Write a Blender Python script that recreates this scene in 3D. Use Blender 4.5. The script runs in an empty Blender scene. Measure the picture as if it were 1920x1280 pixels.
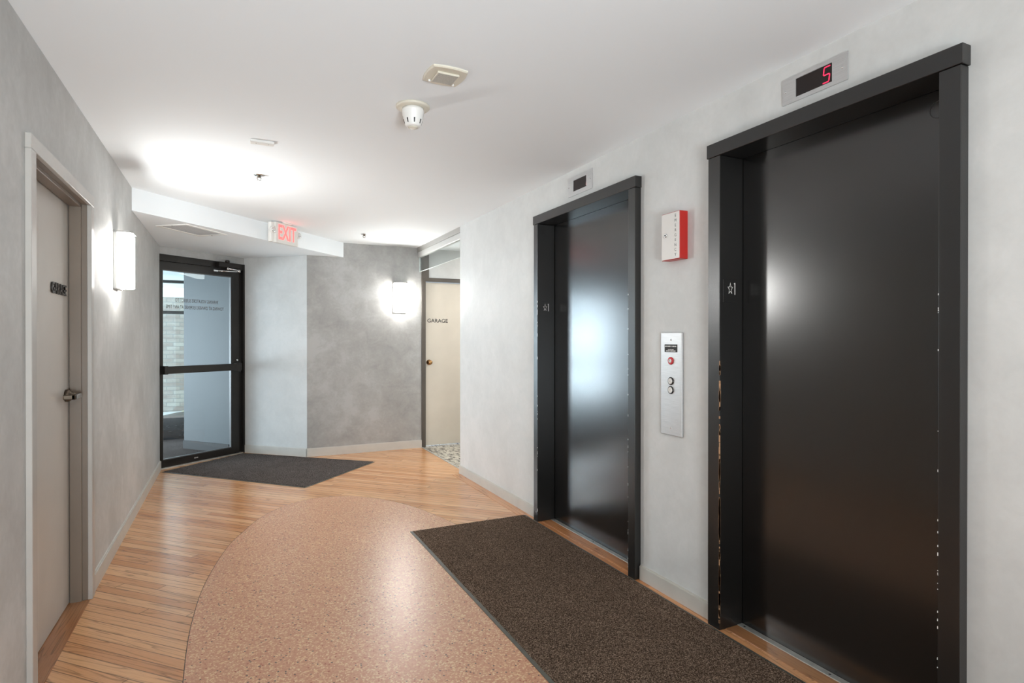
import bpy, bmesh, math, random
from mathutils import Vector, Matrix
random.seed(7)
scene = bpy.context.scene
C = scene.collection

# ------------------------------------------------------------------ camera
cam_d = bpy.data.cameras.new('camera')
cam = bpy.data.objects.new('camera', cam_d)
C.objects.link(cam)
cam_d.sensor_width = 36.0
cam_d.lens = 1085.0 * 36.0 / 1920.0
cam_d.clip_start = 0.05
cam.location = (0, 0, 1.33)
cam.rotation_euler = (math.radians(90.0 - 0.211), 0, -math.radians(25.82))
scene.camera = cam

# ------------------------------------------------------------------ colour management
scene.view_settings.view_transform = 'Standard'
scene.view_settings.look = 'None'
scene.view_settings.exposure = 0.58
scene.view_settings.gamma = 1.0
scene.view_settings.use_curve_mapping = False
scene.cycles.max_bounces = 10
scene.cycles.diffuse_bounces = 6
scene.cycles.glossy_bounces = 6
scene.cycles.transparent_max_bounces = 12
scene.cycles.sample_clamp_indirect = 6.0
scene.cycles.caustics_reflective = False
scene.cycles.caustics_refractive = False

# ------------------------------------------------------------------ daylight: overcast-bright sky outside the entry door
world = bpy.data.worlds.new('world')
scene.world = world
world.use_nodes = True
bg = world.node_tree.nodes['Background']
bg.inputs['Color'].default_value = (0.72, 0.86, 1.0, 1)
bg.inputs['Strength'].default_value = 2.1


def area_light(name, loc, target, sx, sy, watts, col=(1, 0.95, 0.88)):
    d = bpy.data.lights.new(name, 'AREA')
    d.shape = 'RECTANGLE'
    d.size, d.size_y, d.energy, d.color = sx, sy, watts, col
    o = bpy.data.objects.new(name, d)
    C.objects.link(o)
    o.location = loc
    o.rotation_euler = (Vector(target) - Vector(loc)).to_track_quat('-Z', 'Y').to_euler()
    return o


# fill panels added out of view: lobby end behind the camera, and side corridor
area_light('lobby_back_fill', (0.7, -4.9, 1.15), (0.9, 3.0, 2.5), 2.4, 1.6, 22, (0.86, 0.94, 1))  # added soft fill; the end wall has no window
area_light('lobby_down_fill', (0.5, -1.1, 2.4), (0.6, -0.4, 0), 0.9, 0.9, 40, (1, 0.985, 0.96))  # added downward fill for the near floor, no fixture
up = area_light('lobby_up_fill', (0.2, -2.3, 0.6), (0.3, 2.3, 2.45), 1.2, 0.8, 28, (0.84, 0.94, 1))  # added fill thrown up at the ceiling
up.data.spread = math.radians(80)
area_light('side_corridor_fill', (3.5, 6.1, 2.4), (3.5, 6.1, 0), 0.9, 0.6, 22, (1, 0.98, 0.95))  # unseen fill added to brighten the side corridor
# panels added out of view as street daylight, left of the glass door
area_light('street_daylight_fill', (-4.4, 8.4, 0.75), (0.2, 7.0, 1.5), 2.4, 1.4, 105, (0.80, 0.89, 1.0))
area_light('street_daylight_far_fill', (-4.2, 11.6, 1.0), (0.1, 7.0, 1.1), 3.8, 3.0, 520, (0.80, 0.89, 1.0))  # added for the bright reflection in the far elevator door


# ------------------------------------------------------------------ node helpers
class N:
    def __init__(self, name):
        self.m = bpy.data.materials.new(name)
        self.m.use_nodes = True
        self.t = self.m.node_tree
        self.bsdf = self.t.nodes['Principled BSDF']
        self.out = self.t.nodes['Material Output']

    def node(self, kind, **kw):
        n = self.t.nodes.new(kind)
        for k, v in kw.items():
            setattr(n, k, v)
        return n

    def put(self, sock, v):
        if isinstance(v, bpy.types.NodeSocket):
            self.t.links.new(v, sock)
        else:
            sock.default_value = v

    def set(self, **kw):
        for k, v in kw.items():
            self.put(self.bsdf.inputs[k.replace('_', ' ')], v)

    def math(self, op, a, b=0.0, c=0.0):
        n = self.node('ShaderNodeMath', operation=op)
        for i, v in enumerate((a, b, c)):
            self.put(n.inputs[i], v)
        return n.outputs[0]

    def pos(self):
        return self.node('ShaderNodeNewGeometry').outputs['Position']

    def obj(self):
        return self.node('ShaderNodeTexCoord').outputs['Object']

    def xyz(self, v):
        n = self.node('ShaderNodeSeparateXYZ')
        self.put(n.inputs[0], v)
        return n.outputs

    def comb(self, x, y, z=0.0):
        n = self.node('ShaderNodeCombineXYZ')
        for i, v in enumerate((x, y, z)):
            self.put(n.inputs[i], v)
        return n.outputs[0]

    def noise(self, vec, scale, detail=2.0, rough=0.5, dist=0.0):
        n = self.node('ShaderNodeTexNoise')
        self.put(n.inputs['Vector'], vec)
        n.inputs['Scale'].default_value = scale
        n.inputs['Detail'].default_value = detail
        n.inputs['Roughness'].default_value = rough
        n.inputs['Distortion'].default_value = dist
        return n.outputs[0]

    def ramp(self, f, stops, interp='LINEAR'):
        n = self.node('ShaderNodeValToRGB')
        n.color_ramp.interpolation = interp
        e = n.color_ramp.elements
        while len(e) < len(stops):
            e.new(0.5)
        for i, (p, c) in enumerate(stops):
            e[i].position = p
            e[i].color = (c[0], c[1], c[2], 1)
        self.put(n.inputs[0], f)
        return n.outputs[0]

    def mix(self, f, a, b, mode='MIX'):
        n = self.node('ShaderNodeMix', data_type='RGBA', blend_type=mode)
        self.put(n.inputs[0], f)
        for s, v in ((n.inputs[6], a), (n.inputs[7], b)):
            self.put(s, (v[0], v[1], v[2], 1) if isinstance(v, tuple) else v)
        return n.outputs[2]

    def bump(self, h, strength=0.1, dist=0.01):
        n = self.node('ShaderNodeBump')
        n.inputs['Strength'].default_value = strength
        n.inputs['Distance'].default_value = dist
        self.put(n.inputs['Height'], h)
        self.put(self.bsdf.inputs['Normal'], n.outputs[0])


def grey(v, tint=(1, 1, 1)):
    return (v * tint[0], v * tint[1], v * tint[2])


def plain(name, col, rough=0.5, metal=0.0, ior=1.5, noise=0.0, nscale=40, bump=0.0, coat=0.0):
    n = N(name)
    p = n.obj()
    if noise:
        f = n.noise(p, nscale, 4)
        n.set(Base_Color=n.ramp(f, [(0.3, tuple(c * (1 - noise) for c in col)), (0.7, tuple(min(1, c * (1 + noise)) for c in col))]))
    else:
        n.set(Base_Color=(*col, 1))
    n.set(Roughness=rough, Metallic=metal, IOR=ior)
    if coat:
        n.bsdf.inputs['Coat Weight'].default_value = coat
        n.bsdf.inputs['Coat Roughness'].default_value = 0.08
    if bump:
        n.bump(n.noise(p, nscale * 6, 2), bump, 0.004)
    return n.m


def emit(name, col, strength, base=(0.8, 0.8, 0.8)):
    n = N(name)
    n.set(Base_Color=(*base, 1), Emission_Color=(*col, 1), Emission_Strength=strength, Roughness=0.4)
    return n.m


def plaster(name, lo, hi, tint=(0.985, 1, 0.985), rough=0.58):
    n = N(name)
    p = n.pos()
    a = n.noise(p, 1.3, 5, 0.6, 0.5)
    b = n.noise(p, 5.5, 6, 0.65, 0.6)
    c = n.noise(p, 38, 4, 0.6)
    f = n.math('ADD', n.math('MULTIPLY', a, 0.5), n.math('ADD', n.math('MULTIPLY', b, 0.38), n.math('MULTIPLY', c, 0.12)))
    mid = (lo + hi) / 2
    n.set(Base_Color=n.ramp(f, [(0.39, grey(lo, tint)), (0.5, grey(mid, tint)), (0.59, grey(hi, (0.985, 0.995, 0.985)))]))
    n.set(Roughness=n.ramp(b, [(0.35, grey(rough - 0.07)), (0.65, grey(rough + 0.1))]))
    n.bump(n.math('ADD', b, n.math('MULTIPLY', c, 0.4)), 0.06, 0.01)
    return n.m


def planks(name, along_y=False, dark=1.0, tint=(1, 1, 1)):
    """oak strip flooring: 58 mm strips at 45 degrees to the corridor (or one board along the wall)"""
    n = N(name)
    x, y, _ = n.xyz(n.pos())
    r2 = 0.70710678
    if along_y:
        u, v, w = y, n.math('MULTIPLY', x, 1.0), 0.4
    else:
        u = n.math('MULTIPLY', n.math('SUBTRACT', x, y), r2)
        v = n.math('SUBTRACT', n.math('MULTIPLY', n.math('ADD', x, y), r2), 1.875)
        w = 0.058
    q = n.math('DIVIDE', v, w)
    k = n.math('FLOOR', q)
    fr = n.math('SUBTRACT', q, k)
    wn = n.node('ShaderNodeTexWhiteNoise', noise_dimensions='1D')
    n.put(wn.inputs['W'], k)
    ub = n.math('ADD', n.math('DIVIDE', u, 2.3), n.math('MULTIPLY', wn.outputs['Value'], 9.0))
    kb = n.math('FLOOR', ub)
    fb = n.math('SUBTRACT', ub, kb)
    ident = n.math('ADD', n.math('MULTIPLY', k, 3.713), n.math('MULTIPLY', kb, 11.17))
    wn2 = n.node('ShaderNodeTexWhiteNoise', noise_dimensions='1D')
    n.put(wn2.inputs['W'], ident)
    rnd = wn2.outputs['Value']
    base = n.ramp(rnd, [(0.0, grey(dark, (0.55 * tint[0], 0.245 * tint[1], 0.102 * tint[2]))), (0.45, grey(dark, (0.67 * tint[0], 0.34 * tint[1], 0.157 * tint[2]))), (1.0, grey(dark, (0.75 * tint[0], 0.425 * tint[1], 0.215 * tint[2])))])
    gv = n.comb(n.math('ADD', n.math('MULTIPLY', u, 0.85), n.math('MULTIPLY', ident, 5.3)), n.math('MULTIPLY', v, 15.0), ident)
    field = n.noise(gv, 1.0, 2.0, 0.45)
    rings = n.math('FRACT', n.math('MULTIPLY', field, 8.0))
    ring = n.ramp(rings, [(0.0, grey(0.22, (1, 0.9, 0.85))), (0.07, grey(0.62, (1, 0.95, 0.9))), (0.22, (1, 1, 1)), (0.94, (1, 1, 1)), (1.0, grey(0.3, (1, 0.9, 0.85)))])
    fine = n.noise(n.comb(n.math('MULTIPLY', u, 9.0), n.math('MULTIPLY', v, 330.0), ident), 1.0, 3.0, 0.6)
    finec = n.ramp(fine, [(0.3, grey(0.68, (1, 0.94, 0.9))), (0.55, (1, 1, 1))])
    col = n.mix(0.62, base, ring, 'MULTIPLY')
    col = n.mix(0.6, col, finec, 'MULTIPLY')
    wear = n.noise(n.pos(), 1.1, 3)
    col = n.mix(n.ramp(wear, [(0.45, (0, 0, 0)), (0.78, (0.40, 0.40, 0.40))]), col, (0.60, 0.36, 0.19))
    e = n.math('MINIMUM', fr, n.math('SUBTRACT', 1.0, fr))
    eb = n.math('MULTIPLY', n.math('MINIMUM', fb, n.math('SUBTRACT', 1.0, fb)), 2.3 / w)
    seam = n.math('MINIMUM', e, eb)
    seamc = n.ramp(seam, [(0.0, grey(0.25)), (0.028, grey(0.45)), (0.055, (1, 1, 1))])
    if not along_y:
        col = n.mix(1.0, col, seamc, 'MULTIPLY')
    n.set(Base_Color=col, Roughness=n.ramp(fine, [(0.3, grey(0.27)), (0.7, grey(0.19))]), IOR=1.65)
    n.bump(n.math('ADD', n.math('MULTIPLY', fine, 0.25), n.math('MINIMUM', n.math('MULTIPLY', seam, 12.0), 1.0)), 0.10, 0.002)
    return n.m


def speckle(name):
    n = N(name)
    p = n.pos()
    v = n.node('ShaderNodeTexVoronoi')
    n.put(v.inputs['Vector'], p)
    v.inputs['Scale'].default_value = 150
    r = n.xyz(v.outputs['Color'])[0]
    v2 = n.node('ShaderNodeTexVoronoi')
    n.put(v2.inputs['Vector'], p)
    v2.inputs['Scale'].default_value = 80
    r2 = n.xyz(v2.outputs['Color'])[1]
    col = n.ramp(r, [(0.0, (0.52, 0.255, 0.155)), (0.35, (0.57, 0.30, 0.185)), (0.64, (0.60, 0.345, 0.21)), (0.80, (0.70, 0.48, 0.28)), (0.94, (0.73, 0.55, 0.34))], 'CONSTANT')
    near = n.math('LESS_THAN', v2.outputs['Distance'], 0.34)
    dark = n.math('MULTIPLY', near, n.math('GREATER_THAN', r2, 0.90))
    col = n.mix(dark, col, (0.09, 0.06, 0.055))
    rusty = n.math('MULTIPLY', near, n.math('LESS_THAN', r2, 0.07))
    col = n.mix(rusty, col, (0.36, 0.10, 0.06))
    mott = n.noise(p, 2.2, 3)
    col = n.mix(0.5, col, n.ramp(mott, [(0.3, (0.86, 0.84, 0.82)), (0.7, (1, 1, 1))]), 'MULTIPLY')
    n.set(Base_Color=col, Roughness=0.34, IOR=1.5)
    n.bump(n.noise(p, 60, 2), 0.03, 0.002)
    return n.m


def carpet(name, lo, mid, hi, scale=420):
    n = N(name)
    p = n.pos()
    f = n.noise(p, scale, 2, 0.7)
    big = n.noise(p, 5, 3)
    col = n.ramp(f, [(0.36, lo), (0.52, mid), (0.68, hi)])
    col = n.mix(0.6, col, n.ramp(big, [(0.35, grey(0.8)), (0.65, (1, 1, 1))]), 'MULTIPLY')
    n.set(Base_Color=col, Roughness=0.95)
    n.bsdf.inputs['Specular IOR Level'].default_value = 0.0
    n.bump(f, 0.8, 0.004)
    return n.m


def black_paint(name, rough, ior, bump=0.0):
    n = N(name)
    p = n.pos()
    n.set(Base_Color=(0.008, 0.0075, 0.007, 1), IOR=ior, Roughness=rough)
    if bump:
        n.bump(n.noise(p, 230, 2), bump, 0.003)
    return n.m


def glass(name, tint=(0.93, 0.97, 0.97), refl=0.4):
    n = N(name)
    tr = n.node('ShaderNodeBsdfTransparent')
    tr.inputs['Color'].default_value = (*tint, 1)
    gl = n.node('ShaderNodeBsdfGlossy')
    gl.inputs['Roughness'].default_value = 0.01
    lw = n.node('ShaderNodeLayerWeight')
    lw.inputs['Blend'].default_value = 0.5
    schlick = n.math('ADD', 0.04, n.math('MULTIPLY', n.math('POWER', lw.outputs['Facing'], 5.0), 0.96))
    mx = n.node('ShaderNodeMixShader')
    n.put(mx.inputs[0], n.math('MULTIPLY', schlick, refl))
    n.put(mx.inputs[1], tr.outputs[0])
    n.put(mx.inputs[2], gl.outputs[0])
    n.put(n.out.inputs['Surface'], mx.outputs[0])
    return n.m


def brick(name):
    n = N(name)
    x, y, z = n.xyz(n.pos())
    b = n.node('ShaderNodeTexBrick')
    n.put(b.inputs['Vector'], n.comb(x, z, 0.0))
    b.inputs['Scale'].default_value = 1.0
    b.inputs['Brick Width'].default_value = 0.22
    b.inputs['Row Height'].default_value = 0.075
    b.inputs['Mortar Size'].default_value = 0.006
    b.inputs['Color1'].default_value = (0.36, 0.325, 0.28, 1)
    b.inputs['Color2'].default_value = (0.27, 0.22, 0.19, 1)
    b.inputs['Mortar'].default_value = (0.21, 0.20, 0.18, 1)
    f = n.noise(n.comb(n.math('MULTIPLY', x, 4.0), n.math('MULTIPLY', z, 13.0), 0.0), 1.0, 2)
    col = n.mix(n.ramp(f, [(0.45, (0, 0, 0)), (0.75, (0.6, 0.6, 0.6))]), b.outputs['Color'], (0.22, 0.15, 0.125))
    n.set(Base_Color=col, Roughness=0.9)
    n.bump(b.outputs['Fac'], 0.3, 0.01)
    return n.m


def tile_mat(name):
    n = N(name)
    x, y, _ = n.xyz(n.pos())
    r2 = 0.7071
    u = n.math('MULTIPLY', n.math('SUBTRACT', x, y), r2)
    v = n.math('MULTIPLY', n.math('ADD', x, y), r2)
    a = n.noise(n.comb(n.math('MULTIPLY', x, 9.0), n.math('MULTIPLY', y, 30.0)), 1.0, 3, 0.7)
    b = n.noise(n.comb(n.math('MULTIPLY', x, 34.0), n.math('MULTIPLY', y, 8.0), 3.0), 1.0, 3, 0.7)
    f = n.math('MAXIMUM', a, b)
    col = n.ramp(f, [(0.50, (0.56, 0.52, 0.44)), (0.54, (0.44, 0.40, 0.33)), (0.585, (0.10, 0.085, 0.07)), (0.65, (0.05, 0.045, 0.04))])
    n.set(Base_Color=col, Roughness=0.55)
    return n.m


def brushed(name, base=0.62, rough=0.34):
    n = N(name)
    x, y, z = n.xyz(n.obj())
    f = n.noise(n.comb(n.math('MULTIPLY', x, 14.0), n.math('MULTIPLY', y, 14.0), n.math('MULTIPLY', z, 900.0)), 1.0, 2)
    n.set(Base_Color=n.ramp(f, [(0.3, grey(base * 0.88)), (0.7, grey(base * 1.08))]), Metallic=0.7, Roughness=rough)
    n.bump(f, 0.04, 0.0005)
    return n.m


M = dict(
    wall=plaster('plaster_light_grey', 0.595, 0.69),
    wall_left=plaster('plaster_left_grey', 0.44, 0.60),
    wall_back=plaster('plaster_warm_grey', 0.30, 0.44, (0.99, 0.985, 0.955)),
    ceiling=plain('ceiling_white', (0.84, 0.88, 0.905), 0.85),
    base=plain('baseboard_paint', (0.56, 0.545, 0.505), 0.42, noise=0.04, nscale=9),
    casing=plain('door_casing_paint', (0.46, 0.44, 0.41), 0.33, noise=0.04, nscale=7),
    taupe=plain('door_jamb_taupe', (0.20, 0.16, 0.125), 0.36, noise=0.04, nscale=7),  # darker, browner tone than the casing
    leaf=plain('door_leaf_paint', (0.54, 0.515, 0.475), 0.38, noise=0.03, nscale=5),
    leaf_far=plain('far_door_paint', (0.60, 0.55, 0.47), 0.4, noise=0.03, nscale=5),
    grey_frame=plain('far_door_frame_paint', (0.085, 0.072, 0.06), 0.4, noise=0.1, nscale=8),
    grey_light=plain('transom_channel_paint', (0.42, 0.41, 0.39), 0.35, metal=0.4),
    oak=planks('oak_strip_floor'),
    oak_board=planks('oak_board', True, 0.50, (1, 0.80, 0.66)),
    oak_worn=planks('oak_board_worn', True, 0.85, (1, 0.86, 0.74)),
    inlay=speckle('speckled_terracotta_linoleum'),
    mat=carpet('brown_mat_pile', (0.030, 0.020, 0.013), (0.118, 0.082, 0.060), (0.37, 0.275, 0.21), 200),
    mat2=carpet('grey_mat_pile', (0.018, 0.015, 0.014), (0.090, 0.076, 0.070), (0.28, 0.24, 0.22), 190),
    rubber=plain('mat_rubber_edge', (0.075, 0.075, 0.062), 0.55, noise=0.2, nscale=20),
    black=black_paint('black_door_enamel', 0.225, 1.82),
    black_frame=black_paint('black_frame_enamel', 0.32, 1.65, 0.10),
    chip=plain('chipped_paint_primer', (0.46, 0.26, 0.14), 0.7, noise=0.25, nscale=60),
    steel=brushed('brushed_steel', 0.62, 0.40),
    sill=plain('aluminium_sill', (0.52, 0.52, 0.49), 0.42, metal=0.6, noise=0.15, nscale=25),
    nickel=plain('satin_nickel', (0.50, 0.48, 0.45), 0.32, metal=1.0),
    pan=plain('sconce_pan_paint', (0.40, 0.395, 0.38), 0.45),
    bead=plain('grey_glazing_bead', (0.10, 0.10, 0.10), 0.4),
    chrome=plain('chrome', (0.80, 0.80, 0.80), 0.12, metal=1.0),
    brass=plain('aged_brass', (0.38, 0.21, 0.09), 0.25, metal=1.0),
    bronze=plain('dark_bronze_anodised', (0.016, 0.013, 0.011), 0.32, ior=1.42, noise=0.2, nscale=6),
    pewter=plain('dark_pewter', (0.16, 0.13, 0.10), 0.28, metal=1.0),
    letter=plain('gloss_black_letter', (0.006, 0.006, 0.006), 0.12, ior=1.7),
    letter_dull=plain('dark_vinyl_letter', (0.05, 0.03, 0.015), 0.5),
    rail_paint=plain('baffle_rail_paint', (0.55, 0.55, 0.53), 0.4),
    white_plastic=plain('white_plastic', (0.78, 0.77, 0.74), 0.38),
    cream_plastic=plain('aged_cream_plastic', (0.66, 0.62, 0.52), 0.42),
    mesh=None,
    dark=plain('dark_void', (0.012, 0.011, 0.01), 0.6),
    screen=plain('indicator_screen', (0.012, 0.006, 0.005), 0.16),
    led=emit('red_led', (1.0, 0.03, 0.11), 0.95, (0.2, 0.01, 0.02)),
    led_dim=emit('red_led_edge', (0.75, 0.05, 0.06), 0.7),
    exit_red=emit('exit_letters_red', (1.0, 0.075, 0.07), 2.3, (0.3, 0.03, 0.03)),
    exit_face=plain('exit_sign_face', (0.70, 0.70, 0.67), 0.4),
    lamp=emit('sconce_diffuser_glow', (0.985, 0.985, 0.965), 92.0),
    lamp_far=emit('far_sconce_diffuser_glow', (0.985, 0.985, 0.955), 66.0),
    lamp_side=emit('sconce_diffuser_side_glow', (1.0, 0.975, 0.93), 24.0),
    red=plain('red_enamel', (0.46, 0.018, 0.013), 0.3),
    red_button=plain('red_button_plastic', (0.55, 0.03, 0.04), 0.25),
    white_face=plain('white_enamel', (0.74, 0.72, 0.69), 0.3),
    tag_white=plain('white_marking', (0.80, 0.79, 0.76), 0.5),
    glass=glass('clear_glass'),
    glass_baffle=glass('baffle_glass', (0.90, 0.93, 0.93), 1.0),
    glass_edge=plain('glass_edge', (0.70, 0.76, 0.75), 0.2),
    vest=plain('vestibule_wall_paint', (0.066, 0.076, 0.080), 0.6, noise=0.03, nscale=3),
    vest_ceil=plain('vestibule_ceiling', (0.62, 0.67, 0.69), 0.7),
    brick=brick('pale_brick'),
    concrete=plain('pale_concrete', (0.40, 0.395, 0.38), 0.85, noise=0.12, nscale=3),
    plinth=plain('black_gloss_stone', (0.010, 0.010, 0.011), 0.22, ior=1.8, noise=0.3, nscale=9),
    litter=plain('dry_leaf', (0.36, 0.25, 0.10), 0.8, noise=0.5, nscale=30),
    litter2=plain('pale_leaf', (0.55, 0.50, 0.30), 0.8, noise=0.5, nscale=30),
    tile=tile_mat('black_and_beige_floor'),
)


def mesh_grille(name):
    n = N(name)
    p = n.xyz(n.obj())
    a = n.math('SINE', n.math('MULTIPLY', n.math('ADD', p[0], p[1]), 900.0))
    b = n.math('SINE', n.math('MULTIPLY', n.math('SUBTRACT', p[0], p[1]), 900.0))
    f = n.math('GREATER_THAN', n.math('MULTIPLY', a, b), 0.12)
    n.set(Base_Color=n.mix(f, (0.60, 0.58, 0.52), (0.10, 0.10, 0.09)), Roughness=0.5)
    return n.m


def egg_grate(name):
    n = N(name)
    p = n.xyz(n.obj())
    def line(s):
        return n.math('LESS_THAN', n.math('FRACT', n.math('MULTIPLY', s, 78.0)), 0.30)
    f = n.math('MAXIMUM', line(p[0]), line(p[1]))
    n.set(Base_Color=n.mix(f, (0.38, 0.38, 0.385), (0.74, 0.74, 0.74)), Roughness=0.5)
    return n.m


M['mesh'] = mesh_grille('speaker_perforation')
M['grate'] = egg_grate('vent_grate')


# ------------------------------------------------------------------ mesh helpers
def BM():
    return bmesh.new()


def box(bm, x0, x1, y0, y1, z0, z1, bev=0.0, seg=2, mi=0):
    vs = [bm.verts.new((x, y, z)) for z in (z0, z1) for y in (y0, y1) for x in (x0, x1)]
    fs = []
    for q in ((0, 2, 3, 1), (4, 5, 7, 6), (0, 1, 5, 4), (2, 6, 7, 3), (0, 4, 6, 2), (1, 3, 7, 5)):
        f = bm.faces.new([vs[i] for i in q])
        f.material_index = mi
        fs.append(f)
    if bev:
        es = list({e for f in fs for e in f.edges})
        bmesh.ops.bevel(bm, geom=es, offset=bev, segments=seg, profile=0.5, affect='EDGES')
    return vs


def prism(bm, pts, z0, z1, mi=0):
    a = sum(pts[i][0] * pts[(i + 1) % len(pts)][1] - pts[(i + 1) % len(pts)][0] * pts[i][1] for i in range(len(pts)))
    if a < 0:
        pts = pts[::-1]
    lo = [bm.verts.new((p[0], p[1], z0)) for p in pts]
    hi = [bm.verts.new((p[0], p[1], z1)) for p in pts]
    n = len(pts)
    for f in [bm.faces.new(lo[::-1]), bm.faces.new(hi)] + [bm.faces.new((lo[i], lo[(i + 1) % n], hi[(i + 1) % n], hi[i])) for i in range(n)]:
        f.material_index = mi


def lathe(bm, prof, seg=32, axis='z', at=(0, 0, 0), mi=0, cap=True):
    """prof: list of (radius, height); axis: z up, or '-y' towards the viewer of a wall-mounted thing"""
    rings = []
    for r, h in prof:
        ring = []
        for i in range(seg):
            a = 2 * math.pi * i / seg
            c, s = r * math.cos(a), r * math.sin(a)
            p = (c, s, h) if axis == 'z' else ((c, -h, s) if axis == '-y' else (h, c, s))
            ring.append(bm.verts.new((p[0] + at[0], p[1] + at[1], p[2] + at[2])))
        rings.append(ring)
    for a, b in zip(rings, rings[1:]):
        for i in range(seg):
            f = bm.faces.new((a[i], a[(i + 1) % seg], b[(i + 1) % seg], b[i]))
            f.smooth = True
            f.material_index = mi
    if cap:
        for ring in (rings[0], rings[-1]):
            bm.faces.new(ring).material_index = mi


def tube(bm, pts, r, seg=10, mi=0):
    pts = [Vector(p) for p in pts]
    rings = []
    for i, p in enumerate(pts):
        t = (pts[min(i + 1, len(pts) - 1)] - pts[max(i - 1, 0)]).normalized()
        up = Vector((0, 0, 1)) if abs(t.z) < 0.9 else Vector((1, 0, 0))
        s = t.cross(up).normalized()
        u = s.cross(t)
        rings.append([bm.verts.new(p + (s * math.cos(2 * math.pi * k / seg) + u * math.sin(2 * math.pi * k / seg)) * r) for k in range(seg)])
    for a, b in zip(rings, rings[1:]):
        for k in range(seg):
            f = bm.faces.new((a[k], a[(k + 1) % seg], b[(k + 1) % seg], b[k]))
            f.smooth = True
            f.material_index = mi
    bm.faces.new(rings[0][::-1])
    bm.faces.new(rings[-1])


def text(bm, s, size, x, z, y, depth=0.001, align='CENTER', sx=1.0, mirror=False, bold=0.0):
    """letters standing on a wall: centred on (x, z), front towards -y"""
    c = bpy.data.curves.new('t', 'FONT')
    c.body, c.size, c.extrude, c.align_x, c.align_y = s, size, depth / 2, align, 'CENTER'
    c.offset = bold
    c.resolution_u = 3
    o = bpy.data.objects.new('t', c)
    C.objects.link(o)
    bpy.context.view_layer.update()
    me = bpy.data.meshes.new_from_object(o.evaluated_get(bpy.context.evaluated_depsgraph_get()))
    w = max(v.co.x for v in me.vertices) - min(v.co.x for v in me.vertices)
    for v in me.vertices:
        px, py, pz = v.co
        v.co = ((-px if mirror else px) * sx + x, y - pz, py + z)
    bm.from_mesh(me)
    bpy.data.objects.remove(o)
    bpy.data.curves.remove(c)
    bpy.data.meshes.remove(me)
    return w * sx


def obj(name, bm, mats, parent=None, label=None, smooth=False, loc=None):
    bmesh.ops.recalc_face_normals(bm, faces=bm.faces[:])
    me = bpy.data.meshes.new(name)
    bm.to_mesh(me)
    bm.free()
    for m in (mats if isinstance(mats, (list, tuple)) else [mats]):
        me.materials.append(m)
    if smooth:
        for p in me.polygons:
            p.use_smooth = True
    o = bpy.data.objects.new(name, me)
    C.objects.link(o)
    if parent:
        o.parent = parent
    if loc:
        o.location = loc
    if label:
        o['label'] = label
    return o


def tag(o, label, cat, group=None, kind=None):
    o['label'], o['category'] = label, cat
    if group:
        o['group'] = group
    if kind:
        o['kind'] = kind
    return o


def thing(name, label, cat, loc, rotz=0.0, group=None, kind=None):
    o = bpy.data.objects.new(name, None)
    o.empty_display_size = 0.1
    C.objects.link(o)
    o.location, o.rotation_euler = loc, (0, 0, rotz)
    return tag(o, label, cat, group, kind)


def struct(name, bm, m, label, cat, parent=None):
    return tag(obj(name, bm, m, parent), label, cat, kind='structure')


def copy_tree(o, parent=None):
    c = o.copy()
    C.objects.link(c)
    if parent:
        c.parent = parent
    for ch in list(o.children):
        copy_tree(ch, c)
    return c


R90 = math.pi / 2
XL, XR, YB, ZC = -0.665, 2.04, 6.90, 2.45       # left wall, elevator wall, back wall, ceiling
A, B, Cc = Vector((XL, 6.89)), Vector((0.13, 7.50)), Vector((0.762, 6.905))
DA = math.atan2(B.y - A.y, B.x - A.x)            # direction of the glass door

# ------------------------------------------------------------------ the setting: floor
bm = BM()
prism(bm, [(-1.0, -5.2), (2.5, -5.2), (2.5, 5.42), (2.11, 5.42), (2.11, 7.0), (0.79, 7.0), (0.13, 7.52), (-1.0, 6.65)], -0.1, 0.0)
struct('floor', bm, M['oak'], 'oak strip floor laid diagonally across the elevator lobby', 'floor')

ctrl = [(-0.13, 1.75), (-0.16, 2.2), (-0.172, 2.57), (-0.176, 2.9), (-0.168, 3.15), (-0.147, 3.446), (-0.105, 3.739), (-0.031, 4.104), (0.049, 4.356), (0.212, 4.733),
        (0.43, 4.985), (0.653, 5.075), (0.888, 5.02), (1.06, 4.87), (1.20, 4.67), (1.315, 4.42), (1.412, 4.068), (1.50, 3.6), (1.55, 3.0), (1.55, 2.4),
        (1.48, 1.75), (1.33, 1.15), (1.05, 0.68), (0.70, 0.5), (0.35, 0.66), (0.05, 1.08)]


def spline(pts, sub=8):
    out, n = [], len(pts)
    for i in range(n):
        p0, p1, p2, p3 = (Vector(pts[(i + k - 1) % n]) for k in range(4))
        for j in range(sub):
            t = j / sub
            out.append(tuple(0.5 * ((2 * p1) + (p2 - p0) * t + (2 * p0 - 5 * p1 + 4 * p2 - p3) * t * t + (3 * p1 - p0 - 3 * p2 + p3) * t ** 3)))
    return out


oval = spline(ctrl)
bm = BM()
prism(bm, oval, -0.01, 0.0012)
struct('floor_inlay', bm, M['inlay'], 'speckled terracotta oval inlaid in the oak floor', 'floor inlay')
bm = BM()
big = [((x - 0.65) * 1.0035 + 0.65, (y - 2.8) * 1.0022 + 2.8) for x, y in oval]
prism(bm, big, -0.01, 0.0006)
struct('trim_4', bm, M['dark'], 'thin dark joint around the terracotta floor oval', 'floor joint')

bm = BM()
prism(bm, [(2.11, 5.42), (4.8, 5.42), (4.8, 7.0), (2.11, 7.0)], -0.1, 0.0)
struct('floor_side', bm, M['tile'], 'black and beige patterned floor of the side corridor before the far garage door', 'floor')
bm = BM()
box(bm, 2.095, 2.115, 5.42, 6.90, 0, 0.004)
struct('trim_5', bm, M['sill'], 'pale metal strip between oak floor and patterned floor', 'floor strip')

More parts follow.
